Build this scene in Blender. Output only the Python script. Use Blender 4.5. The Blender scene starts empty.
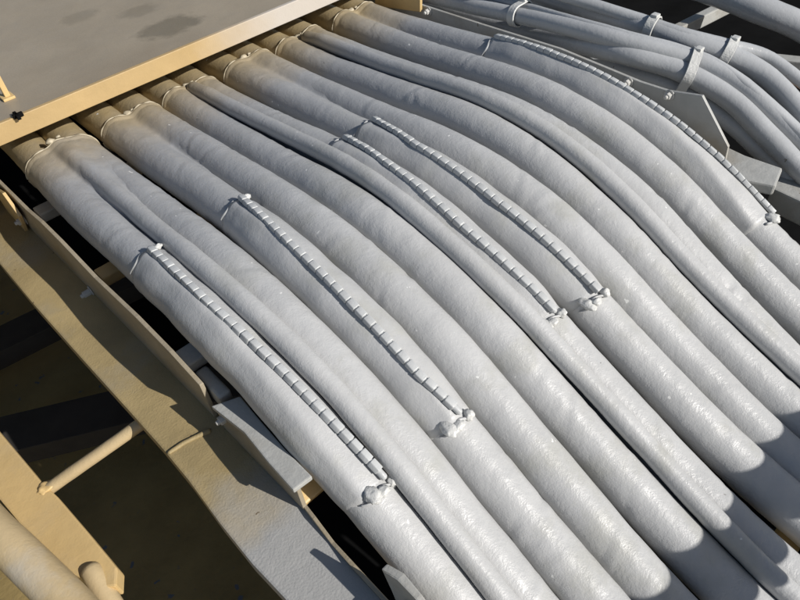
import bpy, bmesh, math, random
import numpy as np
from mathutils import Vector, Matrix, noise
random.seed(7)
# ------------------------------------------------------------------ camera, sky, sun, exposure
sc = bpy.context.scene
COL = sc.collection
CAM = np.array([-0.21220875, -1.32967039, 0.7023577])
FWD = np.array([0.44335621, 0.54109931, -0.71459556])
RGT = np.array([0.72385656, -0.68632949, -0.07059393])
UPV = np.array([0.52864633, 0.48596643, 0.69596673])
FPX = 666.677                                   # focal length in photo pixels (photo 800 wide)
cd = bpy.data.cameras.new('camera')
cd.sensor_width = 36.0; cd.lens = 36.0 * FPX / 800.0
cd.clip_start = 0.01; cd.clip_end = 200
co = bpy.data.objects.new('camera', cd); COL.objects.link(co)
M = Matrix(((RGT[0], UPV[0], -FWD[0], CAM[0]), (RGT[1], UPV[1], -FWD[1], CAM[1]), (RGT[2], UPV[2], -FWD[2], CAM[2]), (0, 0, 0, 1)))
co.matrix_world = M
sc.camera = co
LDIR = np.array([0.285, -0.81, 0.505]); LDIR /= np.linalg.norm(LDIR)     # towards the sun
wd = bpy.data.worlds.new('World'); sc.world = wd; wd.use_nodes = True
nt = wd.node_tree
sky = nt.nodes.new('ShaderNodeTexSky'); sky.sky_type = 'NISHITA'; sky.sun_disc = False
sky.sun_elevation = math.asin(LDIR[2]); sky.sun_rotation = math.atan2(LDIR[0], LDIR[1])
bg = nt.nodes['Background']; bg.inputs['Strength'].default_value = 0.062
nt.links.new(sky.outputs[0], bg.inputs['Color'])
sl = bpy.data.lights.new('sun', 'SUN'); sl.energy = 4.9; sl.angle = math.radians(0.5); sl.color = (1.0, 0.965, 0.915)
so = bpy.data.objects.new('sun', sl); COL.objects.link(so)
so.rotation_euler = Vector(LDIR).to_track_quat('Z', 'Y').to_euler(); so.location = (1, -3, 3)
sc.view_settings.view_transform = 'Standard'; sc.view_settings.look = 'None'
sc.view_settings.exposure = 0.0; sc.view_settings.gamma = 1.0
sc.render.resolution_x = 1024; sc.render.resolution_y = 768
sc.render.engine = 'CYCLES'

# ------------------------------------------------------------------ photo pixel -> place
def ray(u, v):
    return FWD + RGT * ((u - 400) / FPX) + UPV * ((300 - v) / FPX)
def at(u, v, **k):
    (a, val), = k.items(); i = 'xyz'.index(a); d = ray(u, v)
    return CAM + d * ((val - CAM[i]) / d[i])
def at_plane(u, v, p, n):
    d = ray(u, v); n = np.array(n, float)
    return CAM + d * (((np.array(p, float) - CAM) @ n) / (d @ n))
# profile of the cable bank: slope angle along its arc length s
KS = np.array([0, .25, .5, .75, 1.0, 1.25, 1.5, 1.75, 2.0])
KT = np.array([0, -.0555, -.0914, .2125, .5196, .4261, .20, .16, .16])
SS = np.linspace(-0.6, 2.0, 1301)
TT = np.interp(SS, KS, KT)
_ds = SS[1] - SS[0]
YY = np.concatenate([[0], np.cumsum(-np.cos((TT[1:] + TT[:-1]) / 2) * _ds)])
ZZ = np.concatenate([[0], np.cumsum(-np.sin((TT[1:] + TT[:-1]) / 2) * _ds)])
_i0 = np.argmin(abs(SS)); YY -= YY[_i0]; ZZ -= ZZ[_i0]
def prof(s):
    return np.interp(s, SS, YY), np.interp(s, SS, ZZ), np.interp(s, SS, TT)
def zprof(y):
    return np.interp(-np.asarray(y), -YY, ZZ)
def at_bank(u, v, dz=0.0):
    """ray meets the surface z = bank profile(y) + dz"""
    d = ray(u, v); t = np.linspace(0.5, 4, 3000); P = CAM + t[:, None] * d
    g = P[:, 2] - zprof(P[:, 1]) - dz; i = int(np.argmax(g < 0)); return P[i]

# ------------------------------------------------------------------ materials
STAINS = [tuple(at(168, 22, z=.135)[:2]) + (.075, .55), tuple(at(78, 12, z=.135)[:2]) + (.05, .25), tuple(at(138, 6, z=.135)[:2]) + (.05, .3)]
def mat(name, col, rough=.5, var=.12, vscale=14, bump=(), spec=.5, tint=None, tscale=6, tcut=(.52, .66), spots=None, coat_and_shade=None, metal=0.0, stain=False, flecks=None):
    m = bpy.data.materials.new(name); m.use_nodes = True
    n = m.node_tree.nodes; l = m.node_tree.links; b = n['Principled BSDF']
    b.inputs['Roughness'].default_value = rough; b.inputs['Metallic'].default_value = metal
    b.inputs['Specular IOR Level'].default_value = spec
    g = n.new('ShaderNodeNewGeometry'); pos = g.outputs['Position']
    def nz(scale, det=4, rg=.55, off=0):
        t = n.new('ShaderNodeTexNoise'); t.inputs['Scale'].default_value = scale; t.inputs['Detail'].default_value = det; t.inputs['Roughness'].default_value = rg
        if off:
            a = n.new('ShaderNodeVectorMath'); a.inputs[1].default_value = (off, off * .7, -off); l.new(pos, a.inputs[0]); l.new(a.outputs[0], t.inputs['Vector'])
        else: l.new(pos, t.inputs['Vector'])
        return t.outputs['Fac']
    def rng(v, a, bb, c=0, d=1):
        r = n.new('ShaderNodeMapRange'); r.inputs[1].default_value = a; r.inputs[2].default_value = bb; r.inputs[3].default_value = c; r.inputs[4].default_value = d
        l.new(v, r.inputs[0]); return r.outputs[0]
    def mix(f, a, bb):
        x = n.new('ShaderNodeMix'); x.data_type = 'RGBA'
        if isinstance(f, float): x.inputs[0].default_value = f
        else: l.new(f, x.inputs[0])
        for s_, q in ((6, a), (7, bb)):
            if isinstance(q, tuple): x.inputs[s_].default_value = q + (1,)
            else: l.new(q, x.inputs[s_])
        return x.outputs[2]
    dk = tuple(c * (1 - var) for c in col); lt = tuple(min(1, c * (1 + var)) for c in col)
    c = mix(rng(nz(vscale, 6, .6), .3, .7), dk, lt)
    if tint: c = mix(rng(nz(tscale, 7, .6, 3.1), *tcut), c, tint)
    if coat_and_shade:                                          # tan over-spray, paint changes, painted-in dimming of the rear: (colour, y from, y to)
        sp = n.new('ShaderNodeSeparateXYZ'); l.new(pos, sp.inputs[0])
        for (dc, d0_, d1_, ax, amp) in coat_and_shade:
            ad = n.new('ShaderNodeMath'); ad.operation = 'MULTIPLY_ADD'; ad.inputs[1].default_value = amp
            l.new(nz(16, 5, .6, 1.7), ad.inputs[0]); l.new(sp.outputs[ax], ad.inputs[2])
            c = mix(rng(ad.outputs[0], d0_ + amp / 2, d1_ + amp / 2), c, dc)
    if stain:                                         # old oil stains with ragged edges, at two places on the deck
        for (px_, py_, rr_, dk_) in STAINS:
            sb_ = n.new('ShaderNodeVectorMath'); sb_.operation = 'SUBTRACT'; sb_.inputs[1].default_value = (px_, py_, 0); l.new(pos, sb_.inputs[0])
            mu_ = n.new('ShaderNodeVectorMath'); mu_.operation = 'MULTIPLY'; mu_.inputs[1].default_value = (1, 1.5, 0); l.new(sb_.outputs[0], mu_.inputs[0])
            ln_ = n.new('ShaderNodeVectorMath'); ln_.operation = 'LENGTH'; l.new(mu_.outputs[0], ln_.inputs[0])
            ad = n.new('ShaderNodeMath'); ad.operation = 'MULTIPLY_ADD'; ad.inputs[1].default_value = rr_ * 1.6
            l.new(nz(22, 6, .65, 2.3), ad.inputs[0]); l.new(ln_.outputs['Value'], ad.inputs[2])
            c = mix(rng(ad.outputs[0], rr_ * 1.9, rr_ * 1.45, 0, dk_), c, (.10, .085, .055))
    if spots: c = mix(rng(nz(spots[1], 3, .5, 5.3), spots[2], spots[2] + .03), c, spots[0])
    if flecks: c = mix(rng(nz(flecks[1], 2, .5, 8.9), flecks[2], flecks[2] + .02), c, flecks[0])
    l.new(c, b.inputs['Base Color'])
    rr = rng(nz(vscale * 3, 4, .6, 7), .3, .7, max(.05, rough - .08), min(1, rough + .1)); l.new(rr, b.inputs['Roughness'])
    prev = None
    for sc_, st, dist in bump:
        bp = n.new('ShaderNodeBump'); bp.inputs['Strength'].default_value = st; bp.inputs['Distance'].default_value = dist
        l.new(nz(sc_, 3, .5, sc_ * .01), bp.inputs['Height'])
        if prev is not None: l.new(prev, bp.inputs['Normal'])
        prev = bp.outputs[0]
    if prev is not None: l.new(prev, b.inputs['Normal'])
    return m
TAN = (.40, .31, .17)
PB = ((480, .30, .0012), (170, .30, .0018), (45, .22, .004))
m_paint = mat('grey_cable_paint', (.468, .47, .468), .40, .07, 9, PB, tint=(.42, .42, .40), tscale=11, spots=((.16, .15, .14), 55, .76), flecks=((.72, .72, .70), 75, .745), coat_and_shade=(((.315, .325, .34), -.75, -.15, 'Y', .3), ((.40, .31, .17), -.20, .03, 'Y', .12)))  # grey gradient: rear dirt deepened with painted-in loss of sun; tan is over-spray
m_sleeve = mat('grey_sleeve_paint', (.472, .474, .472), .42, .06, 9, ((480, .28, .0011), (170, .25, .0016), (40, .2, .004)), tint=(.45, .45, .43), tscale=13, coat_and_shade=(((.315, .325, .34), -.75, -.15, 'Y', .3),))  # same grey rear gradient, part dirt, part painted-in weaker sunlight
m_boot = mat('grey_boot_paint', (.455, .455, .445), .42, .07, 9, ((330, .3, .001), (70, .3, .003)), coat_and_shade=(((.315, .325, .34), -.75, -.15, 'Y', .3), ((.40, .31, .17), -.20, .03, 'Y', .12)))  # grey dims the rear as on the cables; tan is over-spray
m_rim = mat('chipped_boot_rim', (.46, .40, .29), .5, .15, 60, ((200, .4, .002),))
m_rail = mat('closure_rail_paint', (.48, .49, .49), .38, .08, 40, ((300, .3, .001),))
m_wad = mat('paint_soaked_tape', (.58, .58, .56), .4, .06, 40, ((180, .5, .003),))
m_yel = mat('cream_yellow_paint', (.62, .44, .20), .45, .10, 8, ((300, .25, .001), (60, .3, .002)), tint=(.55, .41, .22), spots=((.18, .12, .07), 40, .74))
m_beam = mat('dirty_tan_paint', (.36, .275, .135), .6, .16, 10, ((320, .4, .0015), (70, .35, .002), (18, .3, .004)), tint=(.33, .28, .19), tscale=5, spots=((.14, .10, .06), 70, .72), coat_and_shade=(((.37, .365, .35), -.80, -.92, 'Y', .12),))
m_deck = mat('grey_deck_paint', (.325, .275, .205), .5, .08, 7, ((240, .25, .001), (30, .25, .003)), tint=(.285, .235, .17), tscale=2.6, tcut=(.52, .72), stain=True)
m_unused = 0 and mat('dark_oil_stain', (.12, .11, .075), .5, .2, 40, ((240, .25, .001),))
m_steel = mat('grey_bracket_paint', (.40, .40, .38), .48, .1, 14, ((280, .35, .001), (60, .4, .003)), tint=(.33, .31, .27), spots=((.16, .12, .08), 60, .73))
m_side = mat('side_plate_paint', (.34, .29, .21), .5, .14, 12, ((280, .35, .001), (60, .4, .003)), tint=(.30, .24, .15), tscale=9)
m_thin = mat('bright_grey_paint', (.43, .44, .45), .24, .08, 14, ((350, .3, .001), (110, .35, .0015)), spots=((.2, .18, .15), 60, .74))
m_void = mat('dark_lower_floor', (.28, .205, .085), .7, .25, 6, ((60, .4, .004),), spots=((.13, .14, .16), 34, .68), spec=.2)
m_black = mat('black_clip_void_shade', (.010, .010, .010), .9, .2, 8, spec=.0)  # clip black; on the floor it puts deep shade into the colour
m_shaft = mat('near_black_beam_paint', (.05, .045, .04), .7, .2, 10, spec=.2)  # one even near-black colour for the shaft beams
m_bolt = mat('painted_bolt', (.50, .49, .46), .4, .12, 80, ((300, .4, .001),))
m_bar = mat('bar_paint', (.47, .33, .155), .45, .10, 8, ((300, .25, .001), (60, .3, .002)), spots=((.30, .22, .12), 40, .74), coat_and_shade=(((.52, .47, .41), .36, .56, 'X', .1),))
m_orange = mat('orange_primer', (.42, .17, .03), .6, .2, 30)
m_tanpipe = mat('tan_pipe_paint', (.50, .385, .22), .45, .1, 9, ((300, .3, .001), (70, .35, .002)), tint=(.52, .45, .34), tscale=7)

# ------------------------------------------------------------------ builders
ORG = {}
def build(name, V, F, m, parent=None, origin=None, smooth=True, label=None, cat=None, group=None, kind=None):
    V = np.asarray(V, float)
    if origin is None: origin = ORG[parent.name] if parent else np.array([V[:, 0].mean(), V[:, 1].mean(), V[:, 2].min()])
    me = bpy.data.meshes.new(name); me.from_pydata((V - origin).tolist(), [], F); me.update()
    if smooth: me.polygons.foreach_set('use_smooth', [True] * len(me.polygons))
    me.materials.append(m)
    o = bpy.data.objects.new(name, me); COL.objects.link(o)
    finish(o, origin, parent, label, cat, group, kind); return o
def finish(o, origin, parent=None, label=None, cat=None, group=None, kind=None):
    ORG[o.name] = np.array(origin, float)
    if parent: o.parent = parent; o.location = (np.array(origin) - ORG[parent.name]).tolist()
    else: o.location = np.array(origin).tolist()
    if label: o['label'] = label
    if cat: o['category'] = cat
    if group: o['group'] = group
    if kind: o['kind'] = kind
def empty(name, loc, label, cat, group=None):
    o = bpy.data.objects.new(name, None); COL.objects.link(o); o.empty_display_size = .05
    finish(o, loc, None, label, cat, group); return o
def bm_out(bm, bevel=0, seg=2, ang=.5):
    bmesh.ops.recalc_face_normals(bm, faces=bm.faces)
    if bevel:
        es = [e for e in bm.edges if len(e.link_faces) == 2 and e.calc_face_angle(0) > ang]
        bmesh.ops.bevel(bm, geom=es, offset=bevel, segments=seg, affect='EDGES', profile=.6, clamp_overlap=True)
    bm.verts.index_update()
    V = np.array([v.co[:] for v in bm.verts]); F = [[v.index for v in f.verts] for f in bm.faces]; bm.free(); return V, F
def box(a, b, bevel=.002):
    bm = bmesh.new(); bmesh.ops.create_cube(bm, size=1)
    a = np.array(a, float); b = np.array(b, float)
    for v in bm.verts: v.co = Vector((a + b) / 2 + np.array(v.co) * (b - a))
    return bm_out(bm, bevel)
def prism(pts, off, bevel=.0015):
    """polygon of 3D points swept by the vector off"""
    bm = bmesh.new(); A = [bm.verts.new(Vector(p)) for p in pts]; B = [bm.verts.new(Vector(np.array(p) + np.array(off))) for p in pts]
    n = len(pts); bm.faces.new(A); bm.faces.new(B[::-1])
    for i in range(n): bm.faces.new((A[i], B[i], B[(i + 1) % n], A[(i + 1) % n]))
    return bm_out(bm, bevel)
def merge(*parts):
    V = []; F = []; o = 0
    for v, f in parts: V.append(v); F += [[i + o for i in q] for q in f]; o += len(v)
    return np.concatenate(V), F
def nz(p, s): return noise.noise(Vector((float(p[0] * s), float(p[1] * s), float(p[2] * s))))
def tube(C, R, n=32, lump=0.0, lscale=14, fine=0.0, bumpfn=None, round_ends=True, upref=(0, 0, 1)):
    """tube along the points C with radius R (one per row)"""
    C = np.asarray(C, float); R = np.broadcast_to(np.asarray(R, float), (len(C),)).copy()
    T = np.gradient(C, axis=0); T /= np.linalg.norm(T, axis=1)[:, None]
    if round_ends:
        for sgn in (0, 1):
            i = 0 if sgn == 0 else -1; r0 = R[i]; t = T[i] * (-1 if sgn == 0 else 1)
            ex = [C[i] + t * r0 * math.sin(a) * .8 for a in (.5, .95, 1.3, 1.52)]; er = [r0 * math.cos(a) for a in (.5, .95, 1.3, 1.52)]
            if sgn == 0: C = np.concatenate([ex[::-1], C]); R = np.concatenate([er[::-1], R]); T = np.concatenate([[T[0]] * 4, T])
            else: C = np.concatenate([C, ex]); R = np.concatenate([R, er]); T = np.concatenate([T, [T[-1]] * 4])
    up = np.array(upref, float)
    S = np.cross(T, up); S /= np.linalg.norm(S, axis=1)[:, None]; N = np.cross(S, T)
    V = []; F = []
    for i in range(len(C)):
        for j in range(n):
            a = 2 * math.pi * j / n; d = math.sin(a) * S[i] + math.cos(a) * N[i]; r = R[i]; p = C[i] + r * d
            if lump: r += lump * nz(p, lscale)
            if fine: r += fine * nz(p + 9, lscale * 5)
            if bumpfn: r += bumpfn(i, a)
            V.append(C[i] + r * d)
    m = len(C)
    for i in range(m - 1):
        for j in range(n): k = (j + 1) % n; F.append((i * n + j, i * n + k, (i + 1) * n + k, (i + 1) * n + j))
    F.append(tuple(range(n))[::-1] if True else 0); F.append(tuple((m - 1) * n + j for j in range(n)))
    V = np.array(V); return V, F
def spline(P, n=60):
    P = np.asarray(P, float); d = np.concatenate([[0], np.cumsum(np.linalg.norm(np.diff(P, axis=0), axis=1))])
    q = np.linspace(0, d[-1], n); m = np.gradient(P, d, axis=0) if len(P) > 2 else np.tile((P[1] - P[0]) / d[1], (2, 1))
    out = []
    for t in q:
        i = min(max(np.searchsorted(d, t) - 1, 0), len(P) - 2); h = d[i + 1] - d[i]; x = (t - d[i]) / h
        out.append((2*x**3-3*x**2+1)*P[i] + (x**3-2*x**2+x)*h*m[i] + (-2*x**3+3*x**2)*P[i+1] + (x**3-x**2)*h*m[i+1])
    return np.array(out)
def blob(c, rad, seed=0, rough=.3, sub=3):
    bm = bmesh.new(); bmesh.ops.create_icosphere(bm, subdivisions=sub, radius=1)
    V = []
    for v in bm.verts:
        q = np.array(v.co); k = 1 + rough * noise.noise(Vector(q * 1.6 + seed)) + rough * .3 * noise.noise(Vector(q * 3.5 + seed)); v.co = Vector(q * k * np.array(rad) + np.array(c))
    return bm_out(bm)
HEXM = {}
def hexbolt(parent, p, axis, r=.0085, h=.007, m=m_bolt):
    """hexagon head with washer, standing on a plate at p"""
    key = (r, h)
    if key not in HEXM:
        ms = []
        for nm, rr, n_, z0, z1 in (('bolt', r, 6, .002, .002 + h), ('washer', r * 1.45, 18, 0, .0022)):
            bm = bmesh.new(); bmesh.ops.create_cone(bm, segments=n_, radius1=rr, radius2=rr * .95, depth=z1 - z0, cap_ends=True)
            for v in bm.verts: v.co.z += (z0 + z1) / 2
            if n_ == 6:
                r2 = bmesh.ops.create_cone(bm, segments=12, radius1=r * .55, radius2=r * .5, depth=.006, cap_ends=True)
                for v in r2['verts']: v.co.z += z1 + .002
            V, F = bm_out(bm, .0008, 1); me = bpy.data.meshes.new(nm); me.from_pydata(V.tolist(), [], F); me.materials.append(m); ms.append(me)
        HEXM[key] = ms
    q = Vector(axis).to_track_quat('Z', 'Y')
    b = bpy.data.objects.new('bolt', HEXM[key][0]); COL.objects.link(b); finish(b, p, parent); b.rotation_mode = 'QUATERNION'; b.rotation_quaternion = q
    w = bpy.data.objects.new('washer', HEXM[key][1]); COL.objects.link(w); w.parent = b
    return b

# ------------------------------------------------------------------ setting: decks
BAR_Z = .088
YB = at(160, 77.5, z=BAR_Z)[1]
ZT = at(160, 57.0, y=YB)[2]
dk = merge(box((-1.3, YB + .010, ZT - .012), (1.0, 2.6, ZT - .002), 0))
deck = build('deck_plate', *dk, m_deck, smooth=False, kind='structure')
def floor_sheet(name, x0, x1, y0, y1, z, m):
    return build(name, [(x0, y0, z), (x1, y0, z), (x1, y1, z), (x0, y1, z)], [(0, 1, 2, 3)], m, smooth=False, kind='structure')
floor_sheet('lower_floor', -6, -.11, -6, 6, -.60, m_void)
floor_sheet('lower_floor', -.11, 8, -6, 6, -.604, m_black)  # sheet coloured black to stand for the unlit depth below

# ------------------------------------------------------------------ yellow edge bar of the deck
eb = build('edge_bar', *box((-1.3, YB, BAR_Z), (1.0, YB + .009, ZT), .0015), m_bar, smooth=False,
           label='cream yellow flat bar along the edge of the grey deck plate', cat='edge bar')
# small post of the deck at the left picture edge
pp = at(8, 97, z=ZT)
build('guard_post', *merge(box(pp + [-.005, -.004, -.002], pp + [.005, .005, .075], .0015), box(pp + [-.012, -.012, -.002], pp + [.010, .016, .003], .001)), m_yel, smooth=False,
      label='short thin yellow post on the deck plate at the left picture edge', cat='post')
pp = at(19, 116, z=ZT)
build('deck_clip', *merge(box(pp + [-.010, -.003, -.002], pp + [.008, .003, .006], .001), box(pp + [-.006, -.012, -.002], pp + [.0, .012, .006], .001)), m_black, smooth=False,
      label='tiny black clip on the deck just behind the yellow bar', cat='clip')

# ------------------------------------------------------------------ the cable bank
RC = .036
SK = np.array([-.1, .05, .2, .35, .5, .65, .8, .95, 1.1, 1.25, 1.4, 1.7])
CX = [.0006, .0747, .1535, .2235, .2988, .3779, .4641, .5302, .6068, .6836, .7748, .8594]
DX = [[.0043,-.0027,-.0079,-.0077,-.0056,-.0048,-.0019,.0006,.0063,.0049,.0037,.0026],
 [.0015,-.0037,.0002,.0032,.0012,-.0018,-.0012,.0021,.0013,-.0021,-.0045,-.0065],
 [.0060,.0075,.0074,.0092,.0027,-.0038,-.0006,-.0053,-.0042,-.0052,-.0115,-.0166],
 [.0035,.0046,.0082,.0087,.0053,.0047,.0017,-.0006,-.0009,-.0053,-.0075,-.0092],
 [.0058,.0048,.0034,.0016,-.0004,-.0013,-.0038,-.0046,.0013,.0032,.0021,-.0012],
 [-.0056,-.0054,-.0042,-.002,.0014,.0006,-.0065,-.0023,-.0004,-.0004,-.0011,-.0021],
 [-.0025,-.0028,-.0028,-.0056,-.0118,-.0099,-.0048,-.004,-.0004,.0017,.0091,.0153],
 [-.0057,-.0068,-.0052,-.0071,-.0124,-.0068,.0016,-.0003,.0057,.0067,.0045,.0026],
 [-.0009,-.0004,.0013,.0007,.0007,.003,.0015,-.0042,-.0016,.0015,.0033,.0049],
 [-.0029,-.0042,-.0058,-.007,-.0063,.004,.0064,.0022,-.0017,-.0054,-.0082,-.0105],
 [.0088,.0079,.0078,.006,.0017,-.0015,-.0021,-.003,.0001,.0004,.0006,.0007],
 [-.0088,-.0021,.0023,.0007,-.0016,-.0026,-.003,-.0029,-.0027,-.0024,-.0021,-.0018]]
def smooth_interp(s, K, q):
    s = np.asarray(s, float); w = 0; out = 0
    for d in (-.09, -.045, 0, .045, .09): out = out + np.interp(s + d, K, q)
    return out / 5
def cable_c(k, s):
    s = np.asarray(s, float); y, z, t = prof(s)
    z = z + .0018 * np.sin(s * 7 + k * 2.1)
    return np.stack([CX[k] + smooth_interp(s, SK, DX[k]), y, z], -1), t
def frame_at(k, s, phi, rad):
    """point on cable k at arc s, angle phi from its crest (towards +x), and its tangent and outward normal"""
    c, t = cable_c(k, s); N = np.array([0, -math.sin(t), math.cos(t)]); n = math.sin(phi) * np.array([1, 0, 0]) + math.cos(phi) * N
    T = np.array([0, -math.cos(t), -math.sin(t)]); return c + rad * n, T, n
LAB = ['thick grey cable with a ribbed splice sleeve, nearest the left side plate',
 'thick grey cable lying between the two leftmost splice sleeved cables',
 'thick grey cable, second from left to carry a ribbed splice sleeve',
 'plain thick grey cable directly right of the second splice sleeve',
 'plain thick grey cable, fifth from the left side plate, beside a thin cable',
 'thick grey cable with the ribbed sleeve left of the bank centre pair of sleeves',
 'thick grey cable with the ribbed sleeve right of the bank centre pair of sleeves',
 'plain thick grey cable directly right of the central pair of splice sleeves',
 'plain thick grey cable left of the rightmost thin cable',
 'thick grey cable right of the rightmost thin cable, no sleeve',
 'plain thick grey cable next to the rightmost sleeved cable',
 'thick grey cable with long ribbed sleeve beside the bolted right side plate']
srow = np.arange(-.35, 1.93, .0065)
CAB = []
for k in range(12):
    C, t = cable_c(k, srow)
    nn = 36
    cr = [(random.uniform(.12, 1.35), random.uniform(-1.3, 1.3), random.uniform(.4, 1.0), random.uniform(.0004, .0013), random.uniform(-.03, .03)) for _ in range(12)]
    def crease(i, a):
        a = (a + math.pi) % (2 * math.pi) - math.pi; q = 0
        for s0, a0, wa, am, sk in cr:
            d = (srow[i] - s0 - sk * a) / .0075
            if abs(d) < 3: q += am * (math.exp(-(d - .9) ** 2) - 1.3 * math.exp(-d * d)) * math.exp(-((a - a0) / wa) ** 2)
        return q
    V, F = tube(C, RC, nn, bumpfn=crease, lump=.0015, lscale=9 + (k % 3), fine=.0005, round_ends=False)
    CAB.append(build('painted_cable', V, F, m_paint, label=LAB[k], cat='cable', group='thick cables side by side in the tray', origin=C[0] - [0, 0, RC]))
# thin cables lying in the valleys
TH = {0: .0165, 4: .0165, 8: .0170}
TLAB = {0: 'thin grey cable in the groove between the first and second thick cables', 4: 'thin grey cable in the groove left of the central pair of splice sleeves', 8: 'thin grey cable in the groove between the ninth and tenth thick cables'}
for k, r in TH.items():
    s = np.arange(.035, 1.93, .011); a, t = cable_c(k, s); b, _ = cable_c(k + 1, s)
    h = np.sqrt(np.maximum((RC + r) ** 2 - ((b - a)[:, 0] / 2) ** 2, 1e-5)) - .003
    C = (a + b) / 2; C[:, 0] += .005; hh = h * np.clip(.72 + (s - .03) / .25, .72, 1)
    C[:, 1] += -np.sin(t) * hh; C[:, 2] += np.cos(t) * hh
    C[:, 0] += .003 * np.sin(s * 9 + k)
    V, F = tube(C, r, 22, lump=.0012, lscale=16, fine=.0004)
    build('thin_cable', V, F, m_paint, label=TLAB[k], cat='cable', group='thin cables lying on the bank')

# painted boots shrunk over each pair of cables, where they leave the deck
def boot(a, b, s0, lab, thin=None, s1=.5):
    S = np.concatenate([[s0 - .0005, s0], np.arange(s0 + .003, s0 + .03, .004), np.arange(s0 + .035, s1, .012)])
    th = np.radians(np.linspace(-22, 202, 90)); V = []; F = []
    for i, s in enumerate(S):
        f = (s - s0) / (s1 - s0); off = .0042 * (1 - f) ** 1.2 - .0022 * f; kk = .0085 * (1 - f) ** 1.2 + .0025
        if i == 0: off = -.003
        elif s < s0 + .012: off += .0018
        ca, t = cable_c(a, s); cb, _ = cable_c(b, s)
        mid = (ca + cb) / 2; c2 = [((ca - mid)[0], (ca - mid)[2], RC), ((cb - mid)[0], (cb - mid)[2], RC)]
        if thin:
            hh = (np.sqrt((RC + thin) ** 2 - ((cb - ca)[0] / 2) ** 2) - .003) * min(1, .72 + (s - .03) / .25)
            c2.append((.005 + .003 * math.sin(s * 9 + a), hh, thin - .0005))
        D = np.stack([np.cos(th), np.sin(th)], -1); P = D * .16 + [0, -.014]
        for _ in range(70):
            e = sum(np.exp(-(np.hypot(P[:, 0] - x, P[:, 1] - z) - r - off) / kk) for x, z, r in c2)
            d = -kk * np.log(e + 1e-30) + kk * .35; P = P - D * d[:, None] * .6
        for q, (x, z) in enumerate(P):
            w = mid + np.array([x, -math.sin(t) * z, math.cos(t) * z])
            nv = .0016 * nz(w, 30) + .0012 * nz(w + 5, 75) * (1 - f)
            V.append(w + np.array([0, 0, nv]))
    n = len(th)
    for i in range(len(S) - 1):
        for j in range(n - 1): F.append((i * n + j, i * n + j + 1, (i + 1) * n + j + 1, (i + 1) * n + j))
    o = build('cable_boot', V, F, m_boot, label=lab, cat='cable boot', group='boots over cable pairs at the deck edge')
    V = np.array(V); C = V[2 * n + 3:3 * n - 3]                     # pale chipped rim
    rv, rf = tube(C + [0, .0008, -.0006], (.0008 + .0011 * np.abs(np.sin(np.arange(len(C)) * .37 + a))), 8, lump=.0014, lscale=60)
    build('rim', rv, rf, m_rim, parent=o)
    mid = V[1 * n + n // 2]
    for dx, r_ in ((-.004 + .002 * (a % 3), .009), (.012, .0045)):
        v_, f_ = blob(mid + [dx, .004, -.001 + .25 * abs(dx)], (r_, r_ * .75, r_ * .55), seed=a + dx * 100, rough=.5, sub=2)
        build('tape_end', v_, f_, m_rim, parent=o)
    return o
boot(0, 1, .034, 'grey boot over the leftmost cable pair and its thin cable', TH[0])
boot(2, 3, .020, 'grey boot over the third and fourth cables from the left')
boot(4, 5, .016, 'grey boot over the third pair, split by a thin cable', None)
boot(6, 7, .012, 'grey boot over the fourth cable pair, with a small dark opening')
boot(8, 9, .008, 'grey boot over the fifth cable pair, near the right end of the bar', None)
boot(10, 11, .004, 'grey boot over the rightmost cable pair')

# splice sleeves with a ribbed closure rail on top
def seg_mesh(L, W, H):
    bm = bmesh.new(); bmesh.ops.create_cube(bm, size=1)
    for v in bm.verts:
        v.co.x *= W * (1.0 if v.co.z < 0 else .70); v.co.y *= L; v.co.z = v.co.z * H
    V, F = bm_out(bm, .0013, 2); me = bpy.data.meshes.new('rail_link'); me.from_pydata(V.tolist(), [], F)
    me.polygons.foreach_set('use_smooth', [True] * len(me.polygons)); me.materials.append(m_rail); return me
PITCH = .0162
LINK = seg_mesh(PITCH * .965, .0138, .0080)
SLEEVE = {0: (.495, .985, [(0, 8), (.3, 5), (.6, 14), (1, 27)]), 2: (.495, .985, [(0, 12), (.3, -2), (.6, -8), (.85, -5), (1, 10)]),
          5: (.485, .965, [(0, 20), (.25, 4), (.6, -6), (1, 2)]), 6: (.475, .985, [(0, 22), (.25, 0), (.6, -8), (1, -2)]),
          11: (.43, 1.085, [(0, 4), (.25, -2), (.5, 4), (.75, 20), (1, 48)])}
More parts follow.
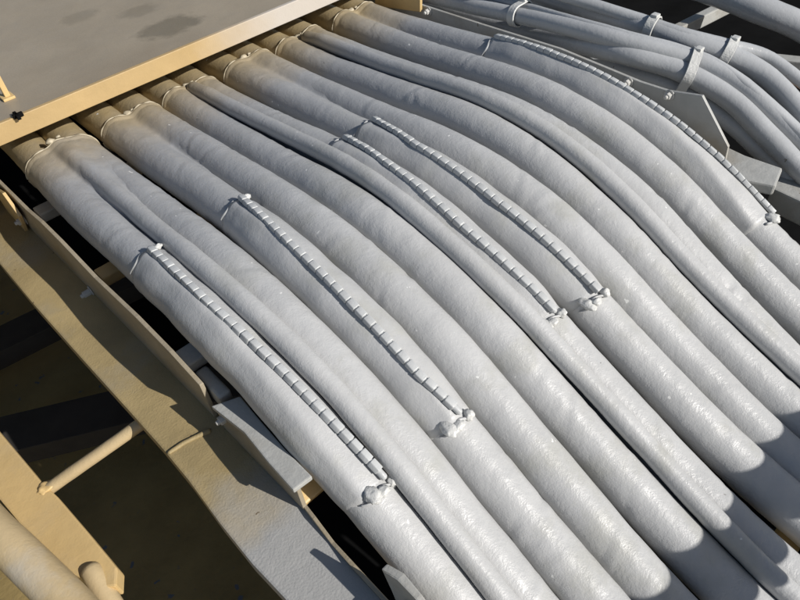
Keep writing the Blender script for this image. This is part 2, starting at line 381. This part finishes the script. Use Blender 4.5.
for k, (sa, sb, ang) in SLEEVE.items():
    s = np.arange(sa, sb, .008); C, t = cable_c(k, s); RS = RC + .0010 + .0024 * np.clip((s - sa) / .03, 0, 1) - .0040 * (1 - np.clip((sb - s) / .07, 0, 1)) ** 2
    RS[:2] += .0012
    RS += .0006 * np.sin(s * 31 + k) + .0005 * np.sin(s * 73 + 2 * k)
    aa = np.array([a for a, _ in ang]); pv = np.array([p_ for _, p_ in ang])
    def phi(s_): return math.radians(float(np.interp((s_ - sa) / (sb - sa), aa, pv)))
    def peak(i, a, s=s):
        i_ = min(max(i, 0), len(s) - 1); d = (a - phi(s[i_]) + math.pi) % (2 * math.pi) - math.pi
        return .0036 * math.exp(-(d / .28) ** 2)
    Cx = np.concatenate([C[:1], C, C[-1:]]); Rx = np.concatenate([[RC - .005], RS, [RC - .005]])
    Cx[0] += (C[0] - C[1]) * .12; Cx[-1] += (C[-1] - C[-2]) * .12
    V, F = tube(Cx, Rx, 48, lump=.0014, lscale=9 + (k % 3), fine=.0005, bumpfn=lambda i, a: peak(i - 1, a), round_ends=False)
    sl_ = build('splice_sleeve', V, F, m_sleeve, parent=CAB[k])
    # a continuous core strip under the links
    ss = np.arange(sa + .002, sb - .004, .008); P = []
    for q in ss: P.append(frame_at(k, q, phi(q), RC + .0070)[0])
    v_, f_ = tube(np.array(P), .0048, 10); build('rail_core', v_, f_, m_rail, parent=sl_)
    nlk = int((sb - sa - .006) / PITCH)
    for i in range(nlk):
        q = sa + .004 + (i + .5) * PITCH; p, T, n = frame_at(k, q, phi(q), RC + .0092)
        T2 = frame_at(k, q + .005, phi(q + .005), RC + .0092)[0] - frame_at(k, q - .005, phi(q - .005), RC + .0092)[0]; T2 /= np.linalg.norm(T2)
        Sx = np.cross(T2, n); Sx /= np.linalg.norm(Sx); n2 = np.cross(Sx, T2)
        o = bpy.data.objects.new('rail_link', LINK); COL.objects.link(o); finish(o, p + n2 * random.uniform(-.0004, .0004), sl_)
        o.rotation_euler = Matrix(((Sx[0], T2[0], n2[0]), (Sx[1], T2[1], n2[1]), (Sx[2], T2[2], n2[2]))).to_euler()
        o.scale = (random.uniform(.95, 1.05), random.uniform(.97, 1.02), random.uniform(.92, 1.06))
    # paint soaked tape wads at the lower end, and a tie line at both ends
    for nm, q, dph, rd in (('tape_wad', sb - .001, -.62, (.010, .014, .0055)), ('tape_wad', sb + .004, -.30, (.009, .007, .0045)), ('tape_wad', sb + .003, .26, (.0075, .0075, .0075)), ('tape_wad', sa - .002, .32, (.008, .005, .005))):
        p, T, n = frame_at(k, q, phi(q) + dph, RC + .004)
        v_, f_ = blob(p, rd, seed=k * 3 + q, rough=.4); build(nm, v_, f_, m_wad, parent=sl_)
    for q, a0, a1 in ((sa - .0015, -1.25, -.10), (sb + .002, -1.1, .45)):
        P = [frame_at(k, q + .003 * math.sin(6 * w), phi(q) + w, RC + .0020)[0] for w in np.linspace(a0, a1, 22)]
        v_, f_ = tube(np.array(P), .0019, 8, lump=.0014, lscale=60, upref=(.3, 1, .2)); build('tie_cord', v_, f_, m_sleeve, parent=sl_)

# cross bars of the tray under the cables
for i, s in enumerate((.08, .36, .64, .90, 1.16, 1.42, 1.68)):
    y, z, t = prof(s); zc = z - RC - .014
    lab = ['rearmost', 'second', 'third', 'fourth', 'fifth', 'sixth', 'last'][i] + ' cross bar under the cables, counted from the deck edge'
    V, F = box((-.062, y - .018, zc - .012), (.925, y + .018, zc + .008), .003)
    c = np.array([.43, y, zc]); q = V - c; V = np.stack([q[:, 0], q[:, 1] * math.cos(t) - q[:, 2] * math.sin(t), q[:, 1] * math.sin(t) + q[:, 2] * math.cos(t)], -1) + c
    build('cross_bar', V, F, m_yel if i % 2 else m_steel, smooth=False, label=lab, cat='tray bar', group='cross bars of the cable tray')

# ------------------------------------------------------------------ left side of the tray
BZ = -.088
def xl(y): return -.083 - .021 * y
def at_left(u, v, off=0): return at_plane(u, v, (-.083 + off, 0, 0), (1, .021, 0))
top = [at_left(*q) for q in [(14, 198), (26, 210), (40, 222), (60, 242), (94, 278), (135, 317), (169, 352), (203, 393)]]
top = [(p[0], p[1], min(max(p[2], -.012), .016)) for p in top]
top = [(xl(.08), .08, -.004)] + top
build('end_plate', *prism([(xl(.0) - .010, .05, -.03), (xl(.0) - .010, -.05, .004), (xl(.0) - .010, -.09, -.03), (xl(.0) - .010, -.05, BZ - .001), (xl(.0) - .010, .05, BZ - .001)], (.006, 0, 0), .001), m_yel, smooth=False, label='small yellow end plate bolted outside the rear of the left side plate', cat='end plate')
bot = [(xl(p[1]), p[1], BZ) for p in (top[-1], top[0])]
lp = build('tray_side_plate', *prism([*top, *bot], (.0065, 0, 0), .0012), m_side, smooth=False,
           label='upright steel side plate left of the cables, pale chipped top edge', cat='side plate', group='bolted side plates of the tray')
for q in ((83, 296), (17, 223)):
    p = at_left(*q, off=-.0165); p = np.array([xl(p[1]) - .0005, p[1], p[2]])
    hexbolt(lp, p, (-1, 0, 0), .0078, .013)
# front bracket with a flat top flange
FZ = -.028
fl = [at(u, v, z=FZ) for u, v in [(211, 406), (240, 396), (260, 420), (286, 450), (312, 476), (293, 490), (268, 462), (244, 432)]]
fb = empty('corner_bracket', fl[0] * [1, 1, 0] + [0, 0, BZ], 'grey bent corner bracket between left cable and beam, in front of side plate', 'bracket')
build('flange', *prism(fl, (0, 0, -.009), .002), m_steel, parent=fb, smooth=False)
w0, w1 = fl[0], fl[5]
build('web', *prism([w0 + [.004, 0, -.0095], fl[7] + [.004, 0, -.0095], fl[6] + [.004, 0, -.0095], w1 + [.004, 0, -.0095], w1 * [1, 1, 0] + [.004, 0, BZ + .001], w0 * [1, 1, 0] + [.004, 0, BZ + .001]], (.006, 0, 0), .001), m_side, parent=fb, smooth=False)
pb = at(223, 438, x=-.079); hexbolt(fb, np.array([fl[7][0] + .003, pb[1], -.052]), (-1, 0, 0), .0072, .011)
# end block of a cross bar
bl = at(212, 380, z=-.03)
build('bar_end_block', *box(bl + [-.011, -.036, -.03], bl + [.009, .030, .002], .005), m_steel, label='small pale end block between left cable and side plate', cat='block', smooth=True)
# low lip plate beside the front cable run and its pointed tab
lip = [at(u, v, z=BZ + .007) for u, v in [(298, 500), (313, 520), (331, 543), (352, 568), (378, 596), (420, 640)]]
lpv = [tuple(p + [0, 0, .003 * math.sin(i * 2.3)]) for i, p in enumerate(lip)] + [(lip[-1][0] - .01, -1.6, BZ + .005), (lip[-1][0] - .01, -1.6, -.40), tuple(lip[0] * [1, 1, 0] + [0, 0, -.40])]  # deep skirt under the lip is added to keep sun off the floor
build('lip_plate', *prism(lpv, (.005, 0, 0), .001), m_side, smooth=False, label='low thin lip plate along the inner edge of the tan beam, with added sun-blocking skirt', cat='lip plate')
tb = at(381, 569, z=-.024)
tabp = [tb, tb + [.006, -.022, .002], tb + [.004, -.05, .000], tb + [.0, -.10, -.012], tb + [0, -.10, -.09], tb + [0, -.022, -.09], tb + [0, -.012, -.04]]
tab = build('pointed_tab', *prism(tabp, (.009, 0, 0), .002), m_steel, smooth=False, label='pointed grey tab standing between the left cable and the beam at bottom', cat='tab')
hexbolt(tab, tb + [0, -.045, -.03], (-1, 0, 0), .0072, .011)
# the flat tan beam
BZ = -.088
ob = [(at(u, v, z=BZ)[:2]) for u, v in [(0, 264), (34, 305), (81, 358), (128, 410), (160, 446), (188, 480), (220, 524), (252, 564), (284, 598)]]
ob = [(ob[0][0] + .004, .30)] + [tuple(p) for p in ob] + [(ob[-1][0] - .004, -1.5)]
ib = [(lip[-1][0] - .008, -1.5), (lip[-1][0] + .003, lip[-1][1]), (lip[3][0] + .003, lip[3][1]), (lip[0][0] + .003, lip[0][1]), (lip[0][0] + .003, lip[0][1] + .02), (xl(-.5) + .012, -.5), (xl(.3) + .012, .30)]
beam = build('flat_beam', *prism([(x, y, BZ) for x, y in ob + ib], (0, 0, -.026), .003), m_beam, smooth=False, label='dirty tan flat beam running along the left of the cable tray', cat='beam')
j = [at(u, v, z=BZ + .004) for u, v in [(166, 453), (196, 438)]]
build('weld_seam', *tube(spline([j[0] + [.004, 0, -.0035], (j[0] + j[1]) / 2 + [0, .004, -.003], j[1] + [.02, 0, -.0035]], 24), .0035, 10, lump=.002, lscale=70), m_beam, parent=beam)
# ------------------------------------------------------------------ lower left: yellow beam, brace pipe, fat pipe
YZ = -.16
yb = [at(u, v, z=YZ) for u, v in [(0, 432), (42, 482), (58, 497), (88, 532), (117, 567), (116, 586), (100, 588), (72, 574), (50, 554), (20, 524), (0, 500)]]
e0 = yb[0] + (yb[0] - yb[1]) * 3; e1 = yb[-1] + (yb[-1] - yb[-2]) * 2.2
build('yellow_beam', *prism([e0, *yb, e1], (0, 0, -.03), .003), m_yel, smooth=False, label='cream yellow flat beam with cut corner at the lower left corner', cat='beam')
a = at(50, 488, z=YZ - .008); b = at(131, 431, z=BZ - .034); b2 = b + (b - a) * .12
build('brace_pipe', *tube(np.linspace(a, b2, 14), .0098, 20, lump=.0006, lscale=40), m_tanpipe, label='short tan pipe bridging the yellow beam and the tan beam', cat='pipe')
build('weld', *blob(a + [-.004, 0, .006], (.013, .012, .006), seed=3, rough=.5), m_yel, parent=bpy.data.objects['brace_pipe'])
# fat pipe
P = spline([at(-60, 472, z=-.10), at(0, 536, z=-.11), at(38, 573, z=-.12), at(80, 615, z=-.13), at(140, 680, z=-.14)], 30)
build('fat_pipe', *tube(P, .026, 28, lump=.001, lscale=20), m_tanpipe, label='fat pale tan pipe cutting the bottom left picture corner', cat='pipe')
a = at(92, 572, z=YZ - .004); P = np.array([a + (np.array([-.004, -.10, -.025])) * q for q in np.linspace(0, 3, 24)])
build('stub_pipe', *tube(P, .0145, 22, lump=.0006, lscale=30), m_tanpipe, label='tan stub pipe welded into the end of the yellow beam', cat='pipe')
# near-black beams down in the shaft
for q0, q1, z, h, wd_, lb in (((-20, 362), (60, 322), -.42, .05, .09, 'black cross beam deep under the tray, upper one'), ((10, 452), (120, 425), -.42, .05, .10, 'black cross beam deep under the tray, lower one')):
    A = at(*q0, z=z); B_ = at(*q1, z=z); d = (B_ - A) / np.linalg.norm(B_ - A); A = A - d * .4; B_ = B_ + d * .6; nrm = np.array([-d[1], d[0], 0]) * wd_
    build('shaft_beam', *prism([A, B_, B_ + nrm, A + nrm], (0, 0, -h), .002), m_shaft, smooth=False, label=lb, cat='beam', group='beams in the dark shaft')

# ------------------------------------------------------------------ right side of the tray
XR = .93
rp = [at(u, v, x=XR) for u, v in [(415, 3), (480, 24), (560, 49), (640, 82), (668, 91), (702, 96), (728, 147)]]
rp = [np.array([XR, .0, rp[0][2]])] + rp + [np.array([XR, -.945, -.10]), np.array([XR, .0, -.10])]
rpl = build('tray_side_plate', *prism(rp, (.007, 0, 0), .0012), m_steel, smooth=False, label='upright grey side plate right of the cables with sloping front end', cat='side plate', group='bolted side plates of the tray')
for q in ((427, 12), (627, 83), (668, 96)):
    p = at(*q, x=XR - .006); hexbolt(rpl, np.array([XR - .0005, p[1], p[2]]), (-1, 0, 0), .0075, .009)
g = [at(u, v, x=XR - .012) for u, v in [(375, -10), (420, -2), (420, 12), (375, 6)]]
build('angle_cleat', *prism(g, (.008, 0, 0), .001), m_yel, smooth=False, label='yellow angle cleat behind the right cable at the top picture edge', cat='cleat')
LZ = -.062
lg = [at(u, v, z=LZ) for u, v in [(676, 128), (728, 147), (745, 155), (783, 168), (776, 186), (735, 178)]]
build('ledge_bracket', *prism(lg, (0, 0, -.022), .004), m_steel, smooth=False, label='pale grey ledge bracket right of the long ribbed sleeve', cat='bracket')
cf = [at(u, v, z=-.115) for u, v in [(786, 163), (830, 172), (830, 215), (772, 188)]]
build('end_cap_box', *prism(cf, (0, 0, -.05), .004), m_steel, smooth=False, label='grey box bracket at the right picture edge under the thin cables', cat='bracket')

# smaller cables to the right of the tray
def px_cable(name, pts, dz, r, lab, m=m_thin, ext=(.5, .5), back=None):
    P = np.array([at_bank(u, v, d) for (u, v), d in zip(pts, np.linspace(dz[0], dz[1], len(pts)))]); d0 = P[0] - P[1]; d1 = P[-1] - P[-2]
    B0 = [P[0] + d0 / np.linalg.norm(d0) * ext[0]] if back is None else [np.array(b) for b in back]
    P = np.concatenate([B0, P, [P[-1] + d1 / np.linalg.norm(d1) * ext[1]]])
    C = spline(P, 110)
    o = build(name, *tube(C, r, 26, lump=.0012, lscale=14, fine=.0004), m, label=lab, cat='cable', group='smaller cables beyond the right side plate'); return o, C
gA, cA = px_cable('small_cable', [(640, 58), (668, 66), (699, 80), (732, 101), (766, 134), (797, 166)], (.02, .02), .021, 'lower pale cable of the near strapped bundle at right', back=[(1.03, .35, -.01), (1.02, -.1, -.01), (1.02, -.4, .005)])
gB, cB = px_cable('small_cable', [(500, 12), (564, 26), (614, 39), (665, 52), (705, 64), (732, 79), (766, 106), (797, 136)], (.04, .035), .018, 'upper pale cable of the near strapped bundle at right')
gC, cC = px_cable('small_cable', [(694, 98), (732, 124), (766, 156)], (-.02, -.02), .018, 'shaded lowest cable of the near strapped bundle at right', back=[(.985, .35, -.03), (.985, -.1, -.03), (.985, -.4, -.02)])
gG, cG = px_cable('small_cable', [(480, -4), (530, 8), (580, 22), (630, 36), (680, 49), (712, 61), (745, 84), (785, 120)], (.052, .045), .009, 'thin strand on top of the near strapped bundle')
hA, cHA = px_cable('small_cable', [(530, -8), (600, 12), (648, 27), (682, 39), (722, 53), (760, 72), (793, 103), (815, 130)], (.04, .04), .021, 'thick pale cable of the far strapped bundle at right')
hB, cHB = px_cable('small_cable', [(640, 20), (690, 36), (725, 45), (766, 56), (797, 78)], (.05, .05), .013, 'thinner cable on the far strapped bundle at right')
hC, cHC = px_cable('small_cable', [(560, 10), (620, 29), (682, 50), (722, 66), (760, 88), (793, 118)], (.02, .01), .014, 'shaded lower cable of the far strapped bundle at right')
iA, cIA = px_cable('large_pipe', [(640, -28), (719, -6), (766, 12), (797, 25), (830, 44)], (.03, .03), .029, 'large grey pipe crossing the top right picture corner')
iA['category'] = 'pipe'
def strap(u, v, cables, lab, dz=.05):
    p = at_bank(u, v, dz); pts = []; tg = None
    for C, r in cables:
        i = int(np.argmin(np.linalg.norm(C - p, axis=1))); i = min(max(i, 1), len(C) - 2)
        if tg is None: tg = C[i + 1] - C[i - 1]; tg /= np.linalg.norm(tg); p0 = C[i]
        d = (C - p0) @ tg; i = int(np.argmin(abs(d))); pts.append((C[i], r))
    S = np.cross(tg, [0, 0, 1]); S /= np.linalg.norm(S); N = np.cross(S, tg)
    Q = []
    for c, r in pts:
        for a_ in np.linspace(0, 2 * math.pi, 40, endpoint=False): q = c - p0 + (r + .003) * (math.cos(a_) * S + math.sin(a_) * N); Q.append((q @ S, q @ N))
    Q = sorted(set((round(a_, 5), round(b_, 5)) for a_, b_ in Q))
    def half(pp):
        h = []
        for q in pp:
            while len(h) > 1 and (h[-1][0]-h[-2][0])*(q[1]-h[-2][1])-(h[-1][1]-h[-2][1])*(q[0]-h[-2][0]) <= 0: h.pop()
            h.append(q)
        return h
    H = half(Q)[:-1] + half(Q[::-1])[:-1]; n = len(H); V = []; F = []
    prof4 = ((-.010, 0), (-.009, .0030), (.009, .0030), (.010, 0))
    cen = np.mean(H, axis=0)
    for a_, b_ in H:
        d = np.array([a_, b_]) - cen; d /= np.linalg.norm(d)
        for w, o_ in prof4: V.append(p0 + S * (a_ + d[0] * o_) + N * (b_ + d[1] * o_) + tg * w)
    for i in range(n):
        for j_ in range(3): k_ = (i + 1) % n; F.append((i * 4 + j_, i * 4 + j_ + 1, k_ * 4 + j_ + 1, k_ * 4 + j_))
    o = build('cable_strap', V, F, m_wad, smooth=False, label=lab, cat='strap', group='straps round the small cable bundles')
    tp = p0 + S * H[int(np.argmax([h[1] for h in H]))][0] + N * (max(h[1] for h in H) + .003)
    build('buckle', *box(tp - [.008, .0075, .003], tp + [.008, .0075, .003], .002), m_wad, parent=o, smooth=False)
strap(693, 74, [(cB, .018), (cA, .021), (cC, .018)], 'pale strap with buckle round the near bundle above the sloping plate end')
strap(518, 12, [(cB, .018), (cG, .009)], 'pale strap round the near bundle at the top picture edge')
strap(655, 25, [(cHA, .021), (cHB, .013), (cHC, .014)], 'pale strap round the far bundle, left one of two')
strap(727, 52, [(cHA, .021), (cHB, .013), (cHC, .014)], 'pale strap round the far bundle, right one of two')
# cross arms under the far bundles
for (u, v), (u2, v2), z, w, lb in (((672, 32), (712, 12), -.005, .022, 'grey square cross arm between the far bundle and the large pipe'), ((735, 55), (800, 62), -.03, .03, 'grey cross arm under the far bundle at the right picture edge')):
    a = at(u, v, z=z); b = at(u2, v2, z=z); d = (b - a) / np.linalg.norm(b - a); a = a - d * .12; b = b + d * .25; nrm = np.array([-d[1], d[0], 0]) * w
    build('support_strut', *prism([a, b, b + nrm, a + nrm], (0, 0, -.03), .003), m_steel, smooth=False, label=lb, cat='strut')

oc = at(770, 96, z=-.06)
build('orange_block', *box(oc + [-.02, -.03, -.02], oc + [.03, .03, .0], .003), m_orange, smooth=False, label='small orange block seen between the two strapped bundles', cat='block')
# ------------------------------------------------------------------ pipe rail outside the picture that throws the shadow band
pc = np.array([0, -1.326, -.20]) + LDIR * (.55 / np.linalg.norm(LDIR))
rail = build('pipe_rail', *tube(np.array([[x, pc[1], pc[2]] for x in np.linspace(-.25, 1.7, 30)]), .036, 28), m_tanpipe, label='horizontal pipe rail in front of the cable tray, just outside the picture', cat='pipe')
for x in (-.2, 1.62):
    build('post', *tube(np.array([[x, pc[1], z] for z in np.linspace(-.60, pc[2] - .03, 12)]), .03, 20), m_tanpipe, parent=rail)
